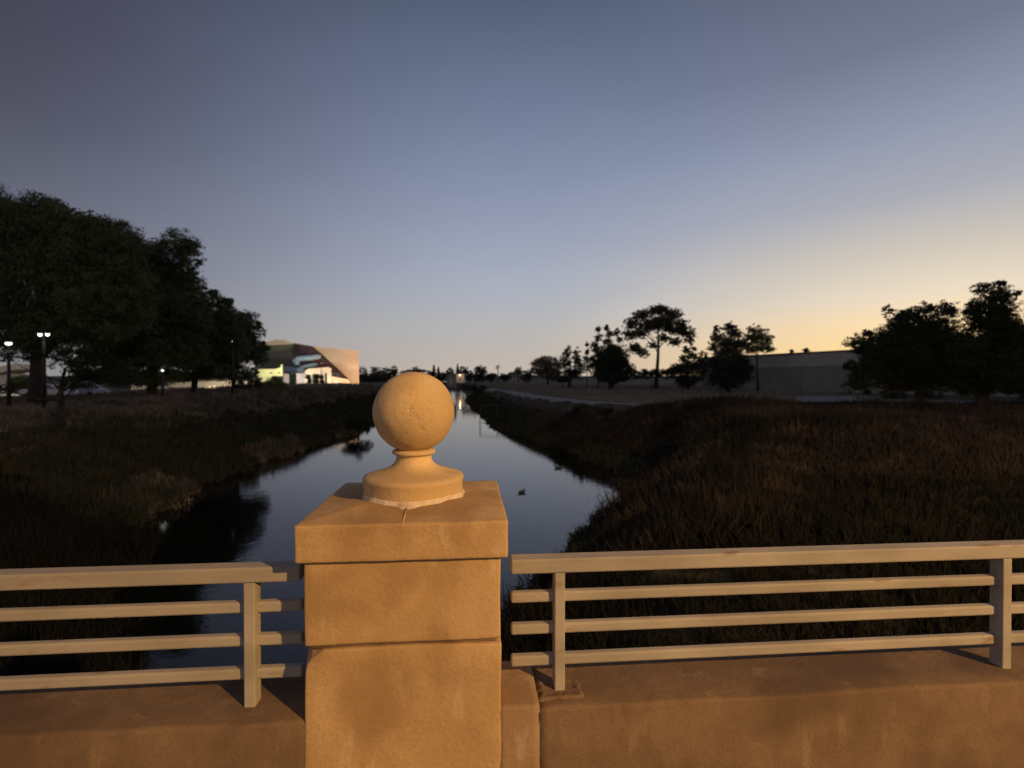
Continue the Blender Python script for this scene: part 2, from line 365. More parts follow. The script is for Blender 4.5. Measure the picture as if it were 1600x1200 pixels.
# dry grass of the field beyond the trail
n_ = 16000; t = 38*(210/38)**rng.random(n_); s = np.interp(t, sm[::-1][:, 1][::-1], sm[::-1][:, 0][::-1]) if False else np.interp(t, sm[:, 1], sm[:, 0]) + 2.0 + rng.random(n_)**1.2*(t*.45+10)
keep = trail_dist(s, t) > 1.6; s, t = s[keep], t[keep]
brush('grass', 'fieldgrass', s, t, rng.uniform(.12, .3, len(s)), 16, wf=.0014)

# ------------------------------------------------------------------ trees
def crown_mesh(name, blobs, m, root, leaf=.2, dens=1.0, flat=.6, aspect=.45, clump=.3, up=0.0, hollow=.35):
    """blobs: (centre Vector local, radius xyz)"""
    C = []; 
    for c, r in blobs:
        rm = (r[0]*r[1]*r[2])**(1/3)
        nc = max(34, int(dens*24*(rm/(leaf*4))**2))
        nc = min(nc, 280)
        u = rng.normal(size=(nc, 3)); u /= np.linalg.norm(u, axis=1)[:, None]
        rad = (hollow + (1-hollow)*rng.random(nc))**.6
        cc = np.array(c) + u*rad[:, None]*np.array(r)*rng.uniform(.78, 1.22, (nc, 1))
        rc = rm*clump*rng.uniform(.5, 1.35, nc)
        ml = np.clip((rc/leaf)**2*12, 24, 170).astype(int)
        for k in range(nc):
            C.append(cc[k] + rng.normal(size=(ml[k], 3))*np.array([1, 1, flat])*rc[k]*.5)
    C = np.concatenate(C); N = len(C)
    a = rng.normal(size=(N, 3)); a[:, 2] += up; a /= np.linalg.norm(a, axis=1)[:, None]
    b_ = np.cross(a, rng.normal(size=(N, 3))); b_ /= np.linalg.norm(b_, axis=1)[:, None]
    sz = leaf*rng.uniform(.5, 1.2, N)[:, None]
    V = np.stack([C-a*sz*.5, C+b_*sz*aspect*.5, C+a*sz*.5, C-b_*sz*aspect*.5], 1)
    return quads(name, V, m, root)
def tree(name, label, cat, u, t, blobs, m='oak', leaf=None, dens=1, trunk=None, group=None, gz=None, clump=.3, base_u=None, flat=.6, aspect=.45, limbs=True, bark='bark', hollow=.35, yscale=1.0, lobes=0, lowf=1.0):
    """blobs in photo pixels (u, y, r[, ry[, depth shift in m]]) at distance t"""
    s = (u-800)/F*t; z = float(ground(s, t)) if gz is None else gz
    root = thing(name, label, cat, S(s, t, z), 0, group); base = root.location.copy()
    k = t/F; B = []
    for bb in blobs:
        bu, by, br = bb[:3]; ry = bb[3] if len(bb) > 3 else br; dz = bb[4] if len(bb) > 4 else rng.uniform(-.3, .3)*br*k
        tt = t + dz; c = P(bu, by, tt) - base
        B.append((c, (br*k, br*k*yscale, ry*k)))
    big = sorted(B, key=lambda q: -q[1][0])[:max(1, len(B)*2//3)]
    for q in range(lobes):
        c, r = big[q % len(big)]; e = rng.normal(size=3); e[1] *= .5; e[2] = abs(e[2])*.9 if rng.random() < .75 else e[2]; e /= np.linalg.norm(e)
        f = rng.uniform(.22, .36)*min(r); B.append((c + Vector(e*np.array(r)*rng.uniform(.98, 1.14)), (f, f, f*.8)))
    leaf = leaf or max(.10, t*.0032)
    if trunk:
        mb = MB(); H = max(c.z + .2*r[2] for c, r in B)
        cx = sum(c.x*r[0] for c, r in B)/sum(r[0] for c, r in B); cy = sum(c.y*r[0] for c, r in B)/sum(r[0] for c, r in B)
        low = min(c.z for c, r in B); pts = []; rs = []
        for q in range(8):
            a = q/7; zz = a*H*.85
            pts.append((cx*a**1.3 + .15*math.sin(a*5+t)*trunk*3, cy*a**1.3 + .1*math.cos(a*4)*trunk*3, zz - (.3 if q == 0 else 0))); rs.append(trunk*(1.25 - 1.0*a) if q else trunk*1.45)
        mb.path(pts, rs, 10)
        if limbs:
            for c, r in sorted(B[:len(blobs)], key=lambda q: -q[1][0])[:9]:
                a = min(.85, max(.25, (c.z - r[2]*.9)/(H*.85))); a *= rng.uniform(.75, 1)*lowf
                p0 = Vector(pts[0])*0 + Vector((np.interp(a*7, range(8), [p[0] for p in pts]), np.interp(a*7, range(8), [p[1] for p in pts]), a*H*.85))
                r0 = trunk*(.95-.8*a)*.62
                m1_ = p0.lerp(c, .5) + Vector((0, 0, -.06*(c-p0).length))
                mb.path([p0, p0.lerp(m1_, .5), m1_, c], [r0, r0*.8, r0*.6, r0*.3], 7)
                for q in range(4):
                    e = c + Vector(np.clip(rng.normal(size=3), -1.2, 1.2)*np.array(r)*.5)
                    mb.path([m1_.lerp(c, .6), (m1_.lerp(c, .6)).lerp(e, .5)+Vector((0,0,.05)), e], [r0*.4, r0*.25, r0*.1], 5)
        mb.build('trunk', M[bark], root, smooth=True)
    crown_mesh('crown', B, M[m], root, leaf, dens, flat, aspect, clump, hollow=hollow)
    return root

# left pines
G = 'pines along the left bank'
tree('pine_tree', 'tallest broad dark pine at the left edge of the view', 'tree', 60, 36,
     [(-30,376,80),(40,380,66),(110,392,58),(-10,440,95),(70,440,85),(140,430,70),(170,390,45),(20,520,70,35),(110,510,80,40),(175,470,60),(185,375,30),(130,354,26),(60,338,26),(0,326,28)], 'pine', .17, 1.5, .42, G, clump=.22, lobes=46)
tree('pine_tree', 'dark pine with a ragged side branch rising against the sky, right of the tallest pine', 'tree', 235, 44,
     [(215,430,50),(268,400,30),(285,385,26),(298,405,20),(292,430,20,12),(240,395,20),(230,590,45,14),(180,585,40,18),(250,460,55),(210,500,60),(270,505,50),(190,545,50,28),(260,550,55,28),(225,385,16)], 'pine', .19, 1.4, .34, G, clump=.22, lobes=26)
tree('pine_tree', 'dark pine with several thin trunks beside the lit pale wall', 'tree', 300, 50,
     [(300,470,28),(330,490,32),(320,525,45),(280,540,45,35),(345,545,40,28),(365,500,22),(352,478,14),(310,450,14),(300,584,38,14),(338,578,34,15)], 'pine', .2, 1.4, .26, G, clump=.23, lobes=20)
tree('pine_tree', 'smallest pine of the row, leaning right towards the orange-lit building', 'tree', 362, 56,
     [(370,520,26),(385,505,20),(400,518,15,12),(385,545,28,20),(360,555,28,22),(402,560,18,12),(355,520,22),(410,545,13,8),(372,586,30,11)], 'pine', .2, 1.5, .17, G, clump=.25, lobes=14)
tree('broadleaf_tree', 'low dark spreading tree below the tallest pine at the left edge', 'tree', 90, 26,
     [(118,560,30,18),(150,572,36,22),(188,587,30,18),(4,606,20,8),(52,556,18,8),(122,596,26,14),(5,556,20,8)], 'oak', .13, 1.3, .2, None, clump=.26)

# right-hand dark trees
G = 'dark trees right of the long wall'
tree('broadleaf_tree', 'wide black tree in front of the right end of the grey building', 'tree', 1440, 37,
     [(1340,538,18,15),(1372,540,30,24),(1400,505,17,20),(1425,520,34),(1395,555,44,40),(1455,535,40,42),(1440,580,62,34),(1490,570,45,40),(1475,490,20),(1388,488,9,13),(1350,580,26,20),(1425,489,10,12),(1442,482,12,12),(1480,484,9,14),(1345,600,22,14),(1500,540,25)], 'oak', .15, 2.0, .3, G, clump=.22, hollow=.15, lobes=36)
tree('broadleaf_tree', 'tallest black tree by the right edge with a ragged pointed top', 'tree', 1540, 35,
     [(1550,455,16,16),(1531,452,12,12),(1568,470,18,22),(1540,485,24,26),(1572,500,16,30),(1552,520,34,34),(1520,500,14,14),(1510,560,34),(1560,570,50,38),(1520,590,45,26),(1518,486,8,8)], 'oak', .14, 2.2, .3, G, clump=.22, hollow=.15, lobes=22)
tree('broadleaf_tree', 'black tree cut by the right edge of the view', 'tree', 1625, 33,
     [(1600,520,18,22),(1620,540,36),(1600,575,38),(1650,560,50),(1620,600,45,24)], 'oak', .14, 2.0, .3, G, clump=.25, hollow=.15)

# mid-distance trees in the centre right
tree('umbrella_tree', 'tall spreading flat-topped tree against the yellow dusk sky', 'tree', 1026, 112,
     [(1003,493,16,10),(1028,485,20,9),(1050,491,17,10),(987,505,14,9),(1038,502,20,10),(1064,508,14,10),(1075,522,12,12),(983,522,12,11),(1012,508,15,9),(992,543,13,9),(1054,534,12,8),(1004,552,11,8),(1036,528,11,7),(1078,533,7,9),(1018,540,8,6),(1046,515,10,8),(1027,508,24,11),(1000,520,15,9),(1060,517,14,9)], 'airy', .34, 3.4, .40, lowf=.8, clump=.2, hollow=.0, flat=.6)
tree('dome_tree', 'dense dark rounded tree just left of the tall flat-topped tree', 'tree', 957, 105,
     [(957,562,25,24),(945,575,22,18),(970,575,22,18),(957,588,30,10),(957,548,14,12)], 'dome', .38, 2.6, .4, clump=.24, hollow=.2)
tree('poplar_tree', 'thin sparse upright tree with tufted top, left of the pair', 'tree', 935, 118,
     [(934,515,5,5),(935,528,8,7),(930,540,7,7),(937,553,9,10),(932,566,9,10),(929,548,5,5)], 'airy', .36, 2.4, .14, 'sparse upright trees behind the rounded tree', clump=.34, hollow=0)
tree('poplar_tree', 'thin sparse upright tree with pointed top, above the rounded tree', 'tree', 951, 120,
     [(948,513,5,5),(953,522,7,6),(949,533,8,7),(953,545,9,9),(964,520,4,8),(968,531,5,5)], 'airy', .36, 2.4, .14, 'sparse upright trees behind the rounded tree', clump=.34, hollow=0)
tree('poplar_tree', 'small thin wispy tree between the two dark clumps', 'tree', 917, 122,
     [(917,538,3,4),(917,549,4,5),(916,561,6,6),(920,572,9,8),(926,560,5,5)], 'airy', .36, 2.2, .12, 'sparse upright trees behind the rounded tree', clump=.34, hollow=0)
tree('broadleaf_tree', 'twin-topped dark tree left of the wispy thin tree', 'tree', 890, 125,
     [(886,552,9,13),(900,553,7,12),(884,568,12,12),(903,570,11,14),(893,584,19,10),(878,590,11,7)], 'oak', .42, 1.9, .35, clump=.28, hollow=.1)
tree('russet_tree', 'pair-lobed brownish rounded tree at the far end of the field', 'tree', 856, 190,
     [(845,573,16,15),(864,573,17,15),(838,582,12,9),(856,583,18,9),(852,562,10,7)], 'russet', .6, 2.0, .4, clump=.26)
tree('small_tree', 'little wispy tree with a fanned top right of the tall trunk', 'tree', 1075, 98,
     [(1073,547,8,7),(1080,556,8,6),(1069,560,8,6),(1085,545,4,3)], 'airy', .34, 1.1, .13, clump=.36, hollow=0)
tree('shrub', 'dark round shrub at the foot of the little wispy tree', 'shrub', 1075, 96,
     [(1062,582,16,14),(1080,585,20,16),(1095,575,12,12),(1070,597,18,8)], 'oak', .32, 1.6, .2, clump=.28)
tree('airy_tree', 'airy open-crowned tree rising over the left end of the grey building', 'tree', 1136, 88,
     [(1139,511,12,8),(1122,528,13,10),(1147,521,13,10),(1114,541,10,9),(1135,538,17,11),(1153,537,12,11),(1118,515,6,7),(1135,552,24,8)], 'airy', .30, 3.2, .18, clump=.24, hollow=.0)
tree('fan_tree', 'rounded tree with spiky rays, right of the airy open-crowned tree', 'tree', 1184, 90,
     [(1181,520,17,13),(1172,532,14,12),(1192,532,16,13),(1184,545,22,8),(1203,545,8,5),(1162,540,10,10)], 'pine', .36, 3.2, .22, clump=.2, hollow=.1, aspect=.3)
tree('shrub', 'big dark evergreen shrub against the left end of the grey building', 'shrub', 1140, 78,
     [(1125,575,20,18),(1148,572,26,20),(1160,585,18,16),(1135,592,28,14),(1112,565,10,8)], 'dome', .28, 2.0, .22, clump=.26, hollow=.2)
tree('shrub', 'low dark shrub clump at the left foot of the twin-topped tree', 'shrub', 880, 118,
     [(872,592,12,6),(884,593,12,6)], 'oak', .4, 1.3, .1, clump=.3)
# low hedge line at the foot of the tall tree
for lab, u0, u1, yy in (('low dark hedge below the tall flat-topped tree', 985, 1052, 584),):
    tree('hedge', lab, 'hedge', (u0+u1)/2, 104, [(u, yy + 2*math.sin(u), 10, 7) for u in range(u0, u1, 9)], 'oak', .35, 1.6, .1, clump=.3, limbs=False)
tree('hedge', 'dark sloping hedge between the tall tree and the grey building', 'hedge', 1070, 108, [(1050+q*7, 580-q*2.6, 9, 8+q) for q in range(8)], 'oak', .35, 1.6, .1, clump=.3, limbs=False)
for u in (1236, 1260):
    tree('roofline_tree', ('tiny pointed treetop showing above the grey roof' if u == 1236 else 'tiny rounded treetop showing above the grey roof'), 'tree', u, 190,
         [(u, 549, 3, 4), (u, 557, 4, 5)] if u == 1236 else [(u, 548, 5, 5), (u, 557, 6, 5)], 'skyline', .5, 1.0, .15, clump=.4, hollow=0)

# shrubs by the water
tree('shrub', 'dark bush overhanging the water on the left shore', 'shrub', 560, 50,
     [(558,658,15,13),(571,663,10,12),(548,661,14,10)], 'oak', .15, 1.6, .05, clump=.3, gz=0)
tree('shrub', 'rust-brown reedy bush at the water edge in the right foreground', 'shrub', 960, 17.5,
     [(950,830,45,40),(990,800,50,50),(960,870,60,45),(1010,860,50,50),(1030,770,40,34)], 'brush', .16, 1.5, .03, clump=.3, aspect=.14, gz=0)
tree('shrub', 'rounded dark thicket on the right bank at the bend of the creek', 'shrub', 742, 135,
     [(730,606,12,6),(745,608,14,7),(758,610,10,6)], 'oak', .4, 1.4, .06, clump=.3)
tree('shrub', 'dark shrub leaning over the right shoreline above the ducks', 'shrub', 900, 39,
     [(885,690,22,12),(905,702,20,13),(925,712,18,12)], 'oak', .16, 1.4, .05, clump=.3, gz=.2)

# left lit shrubs by the lot
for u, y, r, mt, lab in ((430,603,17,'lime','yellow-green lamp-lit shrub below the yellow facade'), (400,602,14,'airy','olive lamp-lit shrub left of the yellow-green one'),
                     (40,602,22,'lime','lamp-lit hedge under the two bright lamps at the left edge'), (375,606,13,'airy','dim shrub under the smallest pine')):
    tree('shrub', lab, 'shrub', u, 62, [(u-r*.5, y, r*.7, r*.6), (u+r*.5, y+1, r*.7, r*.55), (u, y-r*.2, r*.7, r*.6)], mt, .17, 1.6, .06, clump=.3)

# skyline trees
G = 'small trees along the far skyline'
sky_trees = [(566,583,8,10,'dark bushy tree beside the right edge of the orange wall'),(588,581,9,9,'rounded tree second from the orange wall'),(605,583,10,8,'wide rounded tree left of the far houses'),(616,577,5,6,'small round treetop just left of the far houses'),
             (649,578,7,5,'grey-green treetop among the pale far houses'),(692,584,6,5,'low tree left of the small lit shed'),(702,580,6,7,'pointed-shouldered tree behind the grey shed'),
             (724,579,8,7,'tree behind the pale lit shed'),(734,584,6,6,'low tree right of the pale lit shed'),(750,581,11,10,'dark dome-shaped tree right of the lit shed'),
             (766,587,7,4,'low bush left of the far palm'),(789,587,8,4,'low bush right of the far palm'),(810,578,6,5,'round treetop above the dark far roofs'),(822,585,9,6,'bushy tree left of the brownish tree'),(583,590,20,5,'low tree belt foot right of the orange wall'),(640,590,22,4,'low tree belt in front of the far houses')]
for u, y, r, ry, lab in sky_trees:
    tt = 330 + rng.uniform(-20, 20)
    tree('skyline_tree', lab, 'tree', u, tt, [(u, y, r, ry), (u-r*.5, y+ry*.7, r*.7, ry*.8), (u+r*.5, y+ry*.6, r*.7, ry*.8), (u, y+ry*1.4, r*.7, ry*.8)], 'skyline', .7, 1.6, .25, G, clump=.3, limbs=False)
def conifer(u, t, ytop, ybot, rpx, lab, group):
    s = (u-800)/F*t; z = float(ground(s, t)); root = thing('conifer_tree', lab, 'tree', S(s, t, z), 0, group)
    k = t/F; top = (HY-ytop)*k + EYE - z; r = rpx*k
    mb = MB(); mb.path([(0,0,-.2), (0,0,top*.5), (0,0,top*.98)], [.3, .2, .04], 7); mb.build('trunk', M['bark'], root)
    B = [(Vector((0, 0, top*a)), (r*(1.02-a)*1.1+.2,)*2 + (top*.07,)) for a in np.linspace(.12, .97, 9)]
    crown_mesh('crown', B, M['dome'], root, .6, 1.4, .5, .4, .35, hollow=0)
conifer(678, 320, 571, 592, 8, 'dark conifer with a sharp tip right of the pale far houses', 'far conifers')
conifer(685, 322, 574, 592, 6, 'slightly shorter dark conifer just right of the sharp-tipped one', 'far conifers')
conifer(715, 335, 569, 592, 5, 'slim conifer standing behind the pale lit shed', 'far conifers')
# palm
s_ = (778-800)/F*300; z_ = float(ground(s_, 300)); root = thing('palm_tree', 'tiny far palm on the skyline right of the dome-shaped tree', 'tree', S(s_, 300, z_))
top = (HY-573)*300/F + EYE - z_
mb = MB(); mb.path([(0,0,-.2), (.1,0,top*.5), (0,0,top)], [.35, .28, .25], 8); mb.build('trunk', M['bark'], root)
mb = MB()
for q in range(22):
    a = q*2.4; e = rng.uniform(-.9, 1.0); ln = 2.2
    d = Vector((math.cos(a)*math.cos(e*.8), math.sin(a)*math.cos(e*.8), math.sin(e*.8))); sd = Vector((-math.sin(a), math.cos(a), 0))*.28
    p0 = Vector((0,0,top)); p1 = p0 + d*ln*.6 + Vector((0,0,.2)); p2 = p0 + d*ln + Vector((0,0,-.5))
    mb.add([p0-sd*.3, p1-sd, p2, p1+sd, p0+sd*.3], [(0,1,2,3,4)])
mb.build('crown', M['dome'], root)

# ------------------------------------------------------------------ far houses and sheds
M['house_pale'] = mat('pale_stucco', (.80,.66,.56), (.70,.58,.50), 1, .9)
M['house_tan'] = mat('tan_stucco', (.50,.40,.33), (.42,.34,.28), 1, .9)
M['roof'] = mat('roof_shingle', (.07,.055,.05), (.11,.085,.075), 2, .9)
M['glass_dark'] = mat('dark_glass', (.02,.025,.03), rough=.15, spec=.6)
def house(u, t, wpx, ywall, yroof, m_, lab, lit=False):
    s = (u-800)/F*t; z = float(ground(s, t)); k = t/F; w = wpx*k/2; hw = (HY-ywall)*k+EYE-z; hr = (HY-yroof)*k+EYE-z; d = 9
    root = thing('house', lab, 'house', S(s, t, z), -R(YAW), 'far houses on the skyline')
    mb = MB(); mb.box(-w, w, 0, d, -.3, hw); mb.build('wall', M[m_], root)
    mb = MB(); e = .5
    mb.add([(-w-e,-e,hw+.003),(w+e,-e,hw+.003),(w+e,d+e,hw+.003),(-w-e,d+e,hw+.003),(-w*.55,d/2,hr),(w*.55,d/2,hr)], [(0,1,5,4),(1,2,5),(2,3,4,5),(3,0,4),(3,2,1,0)]); mb.build('roof', M['roof'], root)
    for q in (-.5, .25):
        mb = MB(); mb.box(w*q-.1, w*q+1.3, -.06, -.003, hw*.62, hw*.62+1.2); mb.build('window', M['glass_dark'], root)
for a in ((629,430,9,582,579,'house_pale','leftmost small pale house on the far skyline'),(638,450,9,579,577,'house_pale','pale house highest of the left pair'),
          (659,450,10,580,577,'house_pale','pale house right of the grey-green treetop'),(667,420,9,581,578.5,'house_pale','pale house with wide gable behind the ball top'),(673,380,10,584,580,'house_tan','peach house left of the sharp-tipped conifer'),
          (770,330,14,587,583,'house_tan','dark-roofed house left of the far palm foot'),(800,330,15,586,581,'house_tan','dark-roofed house right of the far palm'),(826,320,10,586,582,'house_tan','dark-roofed house nearest the brownish tree')):
    house(*a)
def shed(u0, u1, y0, y1, t, m_, lab, lamp=False):
    k = t/F; c = (u0+u1)/2; s = (c-800)/F*t; z = EYE-(y1-HY)*k; w = (u1-u0)*k/2; h = (y1-y0)*k
    root = thing('utility_shed', lab, 'shed', S(s, t, z), -R(YAW))
    mb = MB(); mb.box(-w, w, 0, 4, -1, h); mb.build('wall', M[m_], root)
    mb = MB(); mb.box(-w-.15, w+.15, -.15, 4.15, h+.003, h+.2); mb.build('roof', M['roof'], root)
    mb = MB(); mb.box(-w*.3, w*.3, -.05, -.003, 0, min(2.1, h*.8)); mb.build('door', M['house_tan'], root)
    return root, w, h
M['shed_grey'] = mat('grey_green_paint', (.22,.23,.19), (.18,.19,.16), 1, .9)
shed(698, 711, 585, 601, 160, 'shed_grey', 'grey-green block shed left of the lamp-lit pale shed')
rt, w, h = shed(713, 725, 584, 595, 260, 'house_pale', 'pale shed lit by a wall lamp beside the grey-green one')

# ------------------------------------------------------------------ lamps and their light
M['lamp_white'] = emit('lamp_glass_white', (1, .97, .92), 4)
M['lamp_warm'] = emit('lamp_glass_warm', (1, .8, .5), 5)
def point(loc, power, c, r=.3):
    d = bpy.data.lights.new('lamp_light', 'POINT'); d.energy = power; d.color = c; d.shadow_soft_size = r; d.specular_factor = 0
    o = bpy.data.objects.new('lamp_light', d); col.objects.link(o); o.location = loc; return o
def street_lamp(u, y, t, lab, heads=1, hw=.5, power=0, c=(1,.93,.8), warm=False, group='lamps seen through the left trees', lens=None):
    p = P(u, y, t); s = (u-800)/F*t; z = float(ground(s, t)); H = p.z - z
    root = thing('street_lamp', lab, 'lamp', S(s, t, z), -R(YAW), group)
    mb = MB(); mb.path([(0,0,-.2), (0,0,H*.5), (0,0,H+.25)], [.11, .09, .06], 8); mb.build('pole', M['pole'], root, smooth=True)
    xs = [0] if heads == 1 else [-hw*1.1, hw*1.1]
    if heads == 2:
        mb = MB(); mb.tube((-hw*1.1,0,H+.16), (hw*1.1,0,H+.16), .04); mb.build('arm', M['pole'], root)
    for x in xs:
        mb = MB(); mb.box(x-hw/2, x+hw/2, -.22, .22, H+.06, H+.16); hd = mb.build('lamp_head', M['pole'], root, bevel=.03)
        mb = MB(); mb.lathe([(.02, H-.08), (hw*.38, H-.05), (hw*.45, H), (hw*.45, H+.057)], 16)
        ob = mb.build('lens', M[lens or ('lamp_warm' if warm else 'lamp_white')], hd); ob.location = (x, 0, 0)
    if power: point(p + Vector((0, 0, -.35)), power, c)
    return root
street_lamp(14, 537, 29, 'leftmost bright white lamp among the dark pines', 1, .32, 10)
street_lamp(69, 523, 30, 'twin-headed bright white lamp in front of the tallest pine', 2, .2, 10)
street_lamp(254, 579, 41, 'small white lamp low under the middle pines', 1, .16, 3)
street_lamp(363, 534, 47, 'tiny white lamp inside the smallest pine', 1, .13, 0)
point(P(20, 585, 66), 2000, (1,.95,.8)); point(P(340, 596, 80), 1500, (1,.95,.75))
street_lamp(690, 587, 400, 'far white lamp left of the grey-green shed', 1, 1.5, 16000, group='far lamps on the skyline')
# wall lamp on the pale shed
rl = thing('wall_lamp', 'small warm lamp on the pale shed wall under the slim conifer', 'lamp', P(718.5, 586, 259.8))
mb = MB(); mb.box(-.3,.3,-.25,0,-.1,.25); mb.build('housing', M['pole'], rl, bevel=.02)
mb = MB(); mb.box(-.32,.32,-.3,-.253,-.3,.1); mb.build('lens', M['lamp_warm'], rl)
point(P(719, 587, 257.6), 90, (1,.75,.4))

# ------------------------------------------------------------------ theatre-like building on the left
tB = 150
M['b_orange'] = mat('smooth_peach_stucco', (.62,.50,.38), (.58,.46,.34), .2, .9, coord='Object')
M['b_maroon'] = mat('maroon_metal_panels', (.09,.05,.055), (.075,.042,.05), .5, .6)
M['b_olive'] = mat('olive_panels', (.16,.165,.12), (.13,.14,.11), .15, .8)
M['b_cream'] = mat('cream_stucco', (.62,.52,.38), (.55,.45,.33), .4, .9)
M['b_pink'] = mat('pale_pink_stucco', (.62,.52,.48), (.54,.45,.42), .4, .9)
M['b_yellow'] = mat('yellow_facade', (.72,.68,.36), (.62,.58,.30), .4, .9)
M['b_blue'] = mat('pale_blue_metal', (.34,.46,.56), (.28,.39,.48), .6, .5)
M['b_dark'] = mat('dark_opening', (.02,.018,.016), rough=.6)
s0 = (480-800)/F*tB
tb = thing('theatre_building', 'angular peach-orange lit building with maroon and olive panels and blue curved tubes like a water slide', 'building', S(s0, tB, 3.4))
fw = S(-.40, 1, 0).normalized()
def poly(pts, t, depth, name, m_):
    mb = MB(); mb.prism([P(u, y, t) - tb.location for u, y in pts], fw*depth); return mb.build(name, M[m_], tb)
poly([(398,541),(458,537),(466,539),(490,542),(561,549),(561,604),(398,604)], tB+3, 34, 'main_hall', 'b_olive')
poly([(489,541),(561,548),(561,606),(551,606),(548,595),(530,578),(507,557)], tB, 2.6, 'lit_wall', 'b_orange')
poly([(464,539),(488.5,542),(506,558),(529,579),(547,596),(520,596),(500,583),(470,575)], tB+1.2, 1.5, 'slanted_panel', 'b_maroon')
poly([(403,538.5),(432,530.5),(445,531.5),(457.5,536),(457,538),(403,540)], tB+1.6, 1.2, 'roof_band', 'b_cream')
poly([(458,535.8),(488,540.8),(488,542),(458,538)], tB+1.6, 1.2, 'parapet_edge', 'b_olive')
mb = MB()
def capsule(pts, t, r, name, m_):
    mb = MB(); mb.path([P(u, y, t) - tb.location for u, y in pts], [r*.6]+[r]*(len(pts)-2)+[r*.7], 12); return mb.build(name, M[m_], tb, smooth=True)
capsule([(501,557),(496,557.5),(485,559),(472,560),(465,561),(461,563.5),(463,567),(468,567.5)], tB-2, .8, 'curved_tube', 'b_blue')  # pale blue curved tubes, shaped like a water slide loop
capsule([(469,574.5),(478,573),(488,570.5),(496,569.5)], tB-2, .6, 'curved_tube', 'b_blue')
poly([(439,572),(470,575),(482,580),(475,583),(441,580)], tB-2, 3, 'blue_roof', 'b_blue')
lb = thing('entrance_wing', 'low cream and pink wing with dark doorways in front of the angular building', 'building', S(s0, tB-8, 3.4))
def poly2(pts, t, depth, name, m_, par=None):
    mb = MB(); mb.prism([P(u, y, t) - lb.location for u, y in pts], fw*depth); return mb.build(name, M[m_], lb)
poly2([(476,580),(482,576),(513,573.5),(518,576),(518,606),(476,606)], tB-8, 5, 'wall', 'b_cream')
poly2([(441,584),(475.7,583),(475.7,606),(441,606)], tB-7, 4, 'wall', 'b_pink')
poly2([(518.3,588),(545,593),(551,606),(518.3,606)], tB-7.4, 4, 'wall', 'b_cream')
for a, b_, y0, y1, tt in ((508,511,583,600,tB-8.1),(452,463,584,600,tB-7.1),(488,491,585,600,tB-8.1),(519,535,582,586,tB-7.5)):
    if a == 519: poly2([(519,582),(530,583),(541,588),(519,587)], tB-8.3, .5, 'window', 'b_dark')
    else: poly2([(a,y0),(b_,y0),(b_,y1),(a,y1)], tt, .08, 'door', 'b_dark')
yb = thing('yellow_kiosk', 'bright yellow-lit low facade with two dark round openings', 'building', S((420-800)/F*(tB-20), tB-20, 3.4))
def poly3(pts, t, depth, name, m_):
    mb = MB(); mb.prism([P(u, y, t) - yb.location for u, y in pts], fw*depth); return mb.build(name, M[m_], yb)
poly3([(402,577),(430,576.5),(438,574),(439,569.5),(441.5,570),(442,604),(402,604)], tB-20, 4, 'wall', 'b_yellow')
for u in (424, 436): poly3([(u-2.4,583.6),(u-1.6,582),(u+1.2,581.6),(u+2.2,583.6)], tB-20.1, .09, 'window', 'b_dark')
poly3([(425,587.5),(441.8,587.5),(441.8,604),(425,604)], tB-20.1, .09, 'doorway', 'b_dark')
def spot(loc, target, power, c, ang=90, blend=.6, r=.4):
    d = bpy.data.lights.new('floodlight_beam', 'SPOT'); d.energy = power; d.color = c; d.spot_size = R(ang); d.spot_blend = blend; d.shadow_soft_size = r
    o = bpy.data.objects.new('floodlight_beam', d); col.objects.link(o); o.location = loc
    o.rotation_euler = (Vector(target) - Vector(loc)).to_track_quat('-Z', 'Y').to_euler(); return o
def floodlight(loc, target, power, c, lab, ang=90):
    loc = Vector(loc); root = thing('floodlight', lab, 'lamp', (loc.x, loc.y, 3.4), 0, 'floodlights lighting the angular building')
    H = loc.z-3.4
    mb = MB(); mb.tube((0,0,-.2), (0,0,H-.1), .06); mb.build('pole', M['pole'], root)
    mb = MB(); mb.box(-.25,.25,-.1,.1,H-.2,H+.15); mb.build('lamp_head', M['pole'], root, bevel=.03)
    tg = Vector(target); d = (tg-loc).normalized(); spot(loc + d*.5, target, power, c, ang)
floodlight(P(578, 597, tB-13), P(535, 575, tB), 11500, (1,.66,.38), 'floodlight in front of the orange wall', 100)
floodlight(P(462, 601, tB-13.5), P(462, 580, tB-6), 1700, (1,.93,.86), 'left floodlight before the pink end of the entrance wing', 130)
floodlight(P(507, 601, tB-13.5), P(503, 578, tB-6), 1700, (1,.9,.76), 'floodlight before the cream end of the entrance wing', 130)
floodlight(P(420, 600, tB-34), P(422, 582, tB-20), 13000, (1,.97,.72), 'floodlight in front of the yellow facade', 90)
for u, r, lab in ((457,6,'dark little tree before the pink wall'),(482,5,'dark little tree between the pink and cream walls'),(494,5,'round little tree against the cream wall'),(502,4,'slim little tree by the cream doorway')):
    tree('ornamental_tree', lab, 'tree', u, tB-16, [(u, 589, r, r*1.1), (u+1, 596, r*.8, r*.8)], 'dome', .4, 1.3, .1, 'small trees in front of the entrance wing', clump=.35, hollow=0)
rt = street_lamp(502, 568, tB-12, 'thin unlit post lamp in front of the cream wing', 1, .4, 0, group=None, lens='b_cream')

